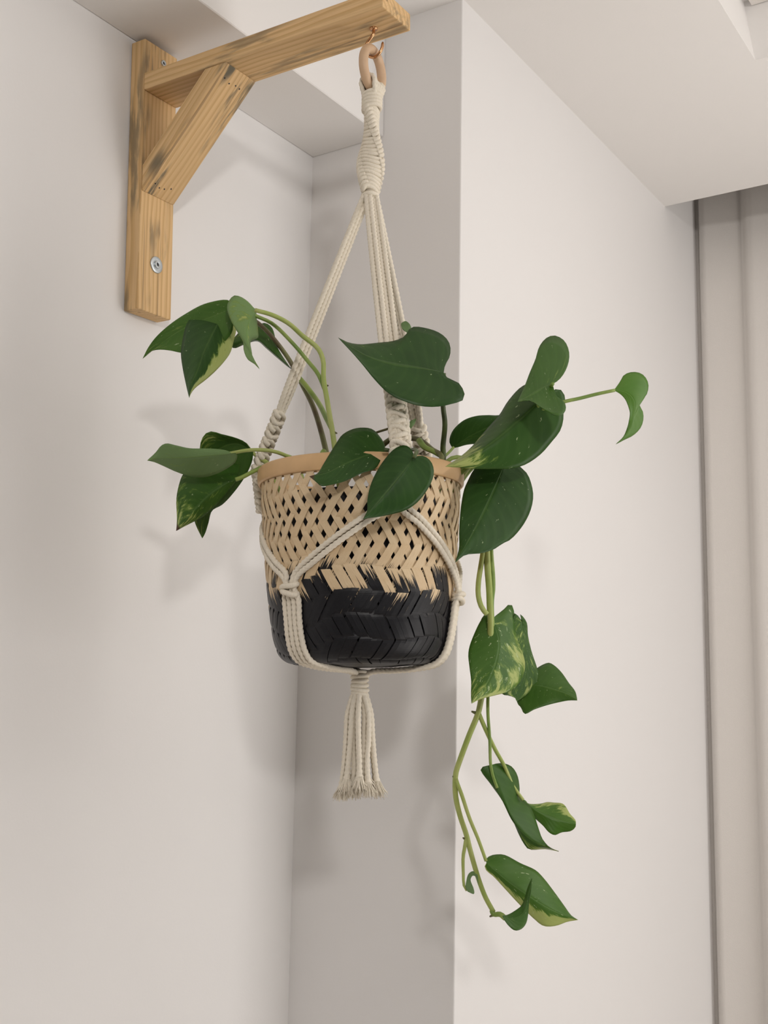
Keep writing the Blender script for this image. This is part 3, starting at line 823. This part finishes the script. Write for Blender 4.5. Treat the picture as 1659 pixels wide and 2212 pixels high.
# --- centre
leaf([(958.5, 805), (908, 796), (845, 786), (789, 768), (757, 748), (730, 729)],
     [(967.6, 818), (980, 824), (990, 827), (996, 834), (1003.7, 852), (999, 865), (980, 871), (952, 877.5), (914, 877.5), (877, 868), (839, 849), (808, 818), (783, 787), (757.6, 758)],
     [(961, 790), (971, 771), (973, 752), (967.6, 736), (952, 721), (924, 710), (889, 707.5), (873.6, 727), (851.7, 736.4), (814, 741), (776, 744), (751, 739.6)],
     0.862, a=0.12, b=-0.30, cupL=-0.004, cupR=0.010, tone=0.06, varieg=0.0, tipv=0.10, speck=0.25, label='large dark heart-shaped leaf above the basket, tip to the left')
leaf([(886, 722), (880, 712), (876, 704), (870, 696)], [(878, 718), (868, 708), (867, 699)], [(889, 714), (884, 699), (877, 694)], 0.90, a=0.1, b=-0.2, tone=0.2, under=True)
shoot('petiole', [(958.5, 806, .866), (957, 840, .869), (957, 878, .872), (961, 915, .878), (957, 962, .888), (953.5, 1007, .898), soil_pt(50, .035)], 0.0017, 0.0026, M_STEMD)
leaf([(832, 972), (790, 985), (745, 1003), (706, 1022), (668, 1029)],
     [(840, 975), (826.6, 987), (811, 1012), (783, 1022), (743, 1040), (715, 1047), (694, 1049.8), (684, 1042)],
     [(830, 959), (820, 943), (804.6, 927.6), (783, 924), (761, 927.6), (739, 940), (727, 957), (710, 984), (698, 1004), (685, 1024)],
     0.838, a=0.10, b=-0.28, cupL=0.003, cupR=0.006, tone=0.10, varieg=0.02, tipv=0.0, speck=0.35, drytip=1.0, label='dark leaf over the rim with a brown tip at its left')
leaf([(895, 987), (873, 1016), (845, 1050), (812, 1090), (784, 1122)],
     [(893, 980), (886, 968), (873.6, 962), (854.8, 968), (833, 990), (814, 1018.6), (800, 1050), (793.7, 1081), (793.5, 1103)],
     [(899, 986), (914, 985), (930, 996), (937, 1015), (934.7, 1034), (920.6, 1062), (898.7, 1087.5), (877, 1101.6), (845, 1111), (814, 1117), (795, 1119)],
     0.818, a=0.05, b=-0.12, cupL=0.006, cupR=0.006, tone=0.05, varieg=-0.2, speck=0.05, label='plain dark green leaf hanging over the basket front')
shoot('petiole', [(832, 971, .842), (850, 975, .85), (885, 985, .865), soil_pt(80, .05)], 0.0014, 0.0016, M_STEMD)
shoot('petiole', [(895, 987, .822), (900, 975, .835), (890, 972, .86), (870, 985, .88), soil_pt(85, .04)], 0.0014, 0.0016, M_STEMD)
shoot('stem', [soil_pt(150, .02), (815, 975, .925), (830, 959, .922), (848, 947, .92), (877, 946, .915), (905, 950, .905), (933, 971, .895), (955, 990, .885), soil_pt(45, .05)], 0.0023, 0.0020, M_STEMB)
shoot('petiole', [(806, 938, .93), (814, 934, .93), (836, 927, .932), (862, 918, .935)], 0.0010, 0.0010, M_STEMB)
shoot('petiole', [(905, 951, .902), (917, 966, .896), (938, 976, .892), (952, 985, .888)], 0.0026, 0.0018, M_STEM)
leaf([(876, 932), (884, 920), (893, 910), (899, 904)], [(881, 915), (890, 908)], [(888, 925), (897, 912)], 0.965, tone=0.6, under=True, a=0.1)

# --- right cluster
leaf([(978, 968), (1010, 945), (1050, 925), (1090, 905), (1140, 890)],
     [(971, 955), (977, 932), (1000.5, 908.6), (1026.6, 899), (1052.6, 897), (1078.6, 897), (1110, 885)],
     [(989, 966), (1006, 961), (1021, 959), (1060, 955), (1100, 930)],
     0.930, a=-0.05, b=0.25, cupL=0.008, tone=0.16, varieg=0.0, speck=0.2)
shoot('petiole', [(980, 966, .930), (971, 976, .927), (958, 988, .92), (934, 1006, .915), soil_pt(55, .04)], 0.0011, 0.0014, M_STEM)
leaf([(1090, 1003), (1073, 1045), (1050, 1095), (1022, 1150), (1002, 1185), (982.6, 1216)],
     [(1075, 995), (1040, 1000), (1022, 1017), (1012, 1036), (1003, 1056), (997, 1085), (994, 1110), (991.8, 1149), (992, 1184), (988, 1200)],
     [(1105, 995), (1125, 1010), (1139, 1024), (1149.5, 1053), (1151.5, 1076), (1145, 1105), (1128, 1137), (1102, 1166), (1084, 1175), (1070, 1185), (1041, 1195), (1004, 1199)],
     0.880, a=0.12, b=-0.18, cupL=0.006, cupR=0.006, tone=0.09, varieg=-0.1, speck=0.35, label='largest broad dark leaf hanging at the right of the basket')
leaf([(1190, 850), (1163, 871), (1116, 911.5), (1076, 946), (1020, 985), (985, 1001), (961.5, 1008)],
     [(1170, 825), (1131, 833), (1099, 865), (1078.6, 897), (1058, 920), (1038, 943), (1018, 966.5), (989, 991)],
     [(1197, 842), (1208, 840), (1219, 853), (1221, 872), (1217.5, 888), (1216, 911), (1209, 932), (1191, 955), (1168, 981), (1134, 1004), (1105, 1012), (1076, 1013), (1032, 1013), (995, 1010)],
     0.872, a=0.05, b=-0.12, cupL=0.024, cupR=0.010, tone=0.22, varieg=0.40, side=-0.05, tipv=0.75, label='big leaf folded along its midrib, yellowish towards the tip')
leaf([(1194, 829), (1178, 836), (1160, 846), (1140, 858), (1118, 868)],
     [(1197, 842), (1203, 856), (1220, 871), (1222, 885), (1214.6, 895.6), (1200, 897.6), (1186, 891), (1168, 880), (1151, 868), (1134, 865)],
     [(1206, 822), (1220, 804), (1229, 778), (1228, 755), (1217.5, 735), (1197, 725), (1180, 730.6), (1165, 749), (1157, 775.5), (1145, 804), (1134, 833)],
     0.852, a=0.10, b=-0.38, cupL=-0.004, cupR=0.010, tone=0.46, varieg=0.05, speck=0.5, label='grey-green leaf with a tall round lobe at the upper right')
leaf([(1326, 843), (1352, 848), (1368, 862), (1371, 880), (1362, 920), (1346, 945), (1330, 960)],
     [(1338, 850), (1350, 862), (1358, 880), (1361, 893), (1356, 920), (1347, 943)],
     [(1339, 825), (1348, 810), (1368, 803.6), (1388, 809), (1400, 828), (1397, 851), (1384, 869), (1380, 876), (1387, 885), (1389.7, 903), (1384, 923), (1368, 940), (1347, 950.5)],
     0.888, a=0.1, b=-0.05, cupR=0.006, tone=0.95, varieg=0.0, speck=0.1, label='small bright leaf alone at the far right')
shoot('petiole', [(1328, 843, .887), (1290, 851, .885), (1250, 861, .882), (1222, 867, .88), (1170, 885, .885), (1100, 940, .90), (1020, 990, .905), soil_pt(20, .05)], 0.0013, 0.0018, M_STEM)
shoot('petiole', [(1190, 848, .874), (1160, 885, .892), (1090, 950, .90), (1020, 990, .90), (975, 990, .90), soil_pt(35, .045)], 0.0014, 0.0018, M_STEM)
shoot('petiole', [(1194, 829, .856), (1180, 850, .872), (1120, 930, .90), (1040, 985, .905), soil_pt(25, .04)], 0.0014, 0.0018, M_STEM)
shoot('petiole', [(1090, 1004, .882), (1085, 990, .90), (1050, 985, .912), (1000, 995, .915), soil_pt(15, .055)], 0.0015, 0.0018, M_STEM)

# --- trailing vines at the right
shoot('stem', [soil_pt(0, .060), (1020, 1000, .925), (1043, 1040, .915), (1048, 1110, .915), (1043, 1194, .915), (1039, 1221, .914), (1033.4, 1259, .913), (1033.4, 1288, .912), (1041, 1313, .91), (1052, 1327, .908)], 0.0021, 0.0021, M_STEMY)
shoot('stem', [soil_pt(5, .058), (1022, 1000, .930), (1047, 1040, .918), (1052, 1110, .918), (1051.5, 1194, .916), (1054, 1236, .914), (1057, 1275, .913), (1058, 1306, .912), (1060, 1345, .915), (1055, 1430, .924), (1039, 1512, .925), (1033, 1540, .925), (1014, 1587, .925), (996, 1635, .925), (985, 1668, .925), (983.4, 1682, .925), (984.5, 1721, .925), (994, 1763, .925), (1007, 1802, .925), (1015, 1834, .925), (1024.6, 1869, .925), (1035.5, 1904, .925), (1048.5, 1938, .925), (1066, 1970, .925)], 0.0030, 0.0019, M_STEMY)
shoot('stem', [soil_pt(10, .058), (1030, 1005, .935), (1056, 1050, .922), (1060, 1110, .921), (1060.6, 1194, .92), (1064, 1236, .918), (1065, 1270, .917), (1062, 1300, .917), (1063, 1340, .92), (1066, 1370, .924)], 0.0021, 0.0019, M_STEM)
leaf([(1128, 1342), (1130, 1380), (1138, 1420), (1135, 1460), (1125, 1490), (1116, 1515)],
     [(1112, 1325), (1105, 1360), (1100, 1420), (1085, 1470), (1084, 1499), (1100, 1503), (1113, 1508)],
     [(1124, 1327), (1137.4, 1344), (1140, 1372), (1147.6, 1406), (1159, 1440), (1163.4, 1456), (1161, 1474), (1150, 1490), (1128, 1508)],
     0.928, a=0.25, b=-0.1, tone=0.34, varieg=0.28, speck=0.8, label='mottled leaf tucked behind the pale mottled one')
leaf([(1142, 1480), (1165, 1482), (1195, 1490), (1225, 1500), (1247, 1513)],
     [(1148, 1455), (1161, 1443), (1175, 1435), (1186, 1432), (1197, 1437.6), (1213, 1453), (1229, 1476), (1242.5, 1494)],
     [(1122, 1500), (1117, 1518), (1125, 1528), (1133, 1542), (1154, 1532.5), (1181.5, 1523.5), (1208.6, 1516.7), (1230, 1513)],
     0.920, a=-0.1, b=-0.30, cupL=0.010, cupR=0.002, tone=0.50, varieg=0.0, speck=0.35, label='plain leaf pointing right beside the mottled leaves')
leaf([(1062.8, 1338), (1078, 1385), (1072, 1430), (1050, 1480), (1030, 1503), (1018.5, 1520)],
     [(1056, 1330), (1046, 1329), (1037, 1343), (1028, 1361), (1014, 1397), (1011.5, 1415), (1014, 1440), (1017.6, 1471.5), (1017.5, 1500)],
     [(1070.7, 1330), (1086.6, 1318), (1102.4, 1304), (1110, 1320), (1112, 1352), (1116, 1377), (1127, 1406), (1134, 1433), (1130.6, 1458), (1120.5, 1476), (1100, 1494), (1082, 1499), (1057, 1505), (1035, 1511)],
     0.900, a=0.12, b=-0.22, cupL=0.006, cupR=0.010, tone=0.50, varieg=0.50, side=0.10, tipv=0.2, speck=1.0, label='large heavily mottled leaf on the hanging vine')
node(1030, 1541, .925, 1019, 1537, 0.0016); node(985, 1683, .925, 978, 1677, 0.0013); node(1005, 1812, .925, 1000, 1810, 0.0012)
shoot('petiole', [(1034, 1540, .925), (1043, 1562, .925), (1055, 1589, .926), (1070, 1620, .926), (1087, 1650, .926), (1110, 1700, .93), (1130, 1728, .93)], 0.0018, 0.0013, M_STEMY)
shoot('petiole', [(1056, 1470, .93), (1054, 1505, .928), (1054, 1541, .925), (1058, 1598, .924), (1060, 1653, .918), (1066, 1680, .9165), (1074, 1702, .916)], 0.0014, 0.0012, M_STEM)
leaf([(1062, 1652), (1072, 1695), (1090, 1739), (1108, 1775), (1130, 1800), (1162, 1822), (1207, 1839)],
     [(1052, 1654), (1037.7, 1660), (1061.5, 1695.5), (1092, 1739), (1109, 1774), (1120, 1800), (1131, 1821), (1142, 1834), (1179, 1834)],
     [(1075, 1649), (1090, 1649.5), (1105, 1656), (1117, 1674), (1122, 1702), (1122, 1722), (1129, 1730), (1144, 1741), (1155, 1765), (1163.5, 1791), (1172, 1813), (1190, 1832)],
     0.916, a=0.05, b=-0.10, cupL=0.004, cupR=0.016, tone=0.36, varieg=0.15, side=-0.1, tipv=0.9, speck=0.1, label='long twisting leaf with a pale streaked tip', extra=lambda s, t: -0.010 * s * max(0, (t - .5)) * 2)
leaf([(1128, 1727), (1160, 1752), (1195, 1768), (1225, 1776), (1244, 1780)],
     [(1128, 1735), (1148, 1760), (1174, 1784.5), (1185, 1797.5), (1198, 1804), (1213, 1798), (1233, 1795), (1242.7, 1787)],
     [(1135, 1729), (1140, 1735.6), (1170, 1736), (1181, 1733), (1196, 1734), (1216.7, 1737), (1231, 1758), (1243, 1772)],
     0.935, a=0.0, b=-0.15, cupL=0.004, cupR=0.008, tone=0.70, varieg=0.15, side=0.45, speck=0.0, label='light green leaf with a yellow band near its upper edge')
shoot('petiole', [(985, 1683, .924), (990, 1698, .923), (996, 1713, .922), (1014, 1767, .92), (1033, 1813, .918), (1050, 1860, .916)], 0.0016, 0.0013, M_STEMY)
leaf([(1050.7, 1864), (1068, 1879), (1092, 1900), (1146, 1938), (1200, 1969), (1249, 1987)],
     [(1047, 1868), (1049.6, 1879), (1066, 1893), (1092, 1921), (1124.5, 1956), (1153, 1984), (1174, 2000), (1200, 2000), (1226.5, 1990.6)],
     [(1047.4, 1860), (1057, 1849.6), (1074.5, 1845.7), (1090, 1847), (1124.5, 1865), (1157, 1880), (1174, 1897), (1196, 1925.5), (1218, 1956), (1235, 1979)],
     0.914, a=0.10, b=-0.20, cupL=0.008, cupR=0.008, tone=0.62, varieg=0.62, side=-0.85, tipv=0.6, speck=0.6, label='lowest long leaf with a yellow lower half')
shoot('petiole', [(1007, 1812, .925), (1003, 1835, .924), (1000.5, 1850, .923), (1001, 1893, .922), (1002, 1912, .92), (1009, 1924, .919), (1014, 1918, .918)], 0.0016, 0.0010, M_STEMY)
leaf([(1010, 1926), (1012, 1905), (1016, 1890), (1024, 1886), (1031, 1896), (1034, 1914)],
     [(1006, 1918), (1007, 1904), (1012, 1888), (1021, 1882), (1030, 1887)],
     [(1024, 1931), (1022, 1916), (1016, 1904), (1020, 1892), (1027, 1893)], 0.917, tone=0.3, under=True, wave=0, label='tiny curled young leaf')
shoot('stem_node', [(1062, 1966, .925), (1066, 1975, .924), (1080, 1975, .922), (1092, 1984, .920)], 0.0019, 0.0022, M_STEM)
node(1066, 1976, .924, 1058, 1980, 0.0014)
leaf([(1085, 1978), (1108, 1984), (1128, 1975), (1138, 1945), (1143, 1920), (1149.4, 1896)],
     [(1090, 1988), (1100.6, 2001.5), (1112.5, 2010), (1124.5, 2008), (1135, 1997), (1141, 1973), (1143, 1947), (1147, 1925.5)],
     [(1096, 1976.5), (1113.6, 1966.7), (1126.6, 1956), (1133, 1943), (1140, 1918)],
     0.900, a=0.1, b=-0.2, cupR=0.006, tone=0.35, under=False, label='small cupped young leaf at the vine tip')

bpy.context.view_layer.update()
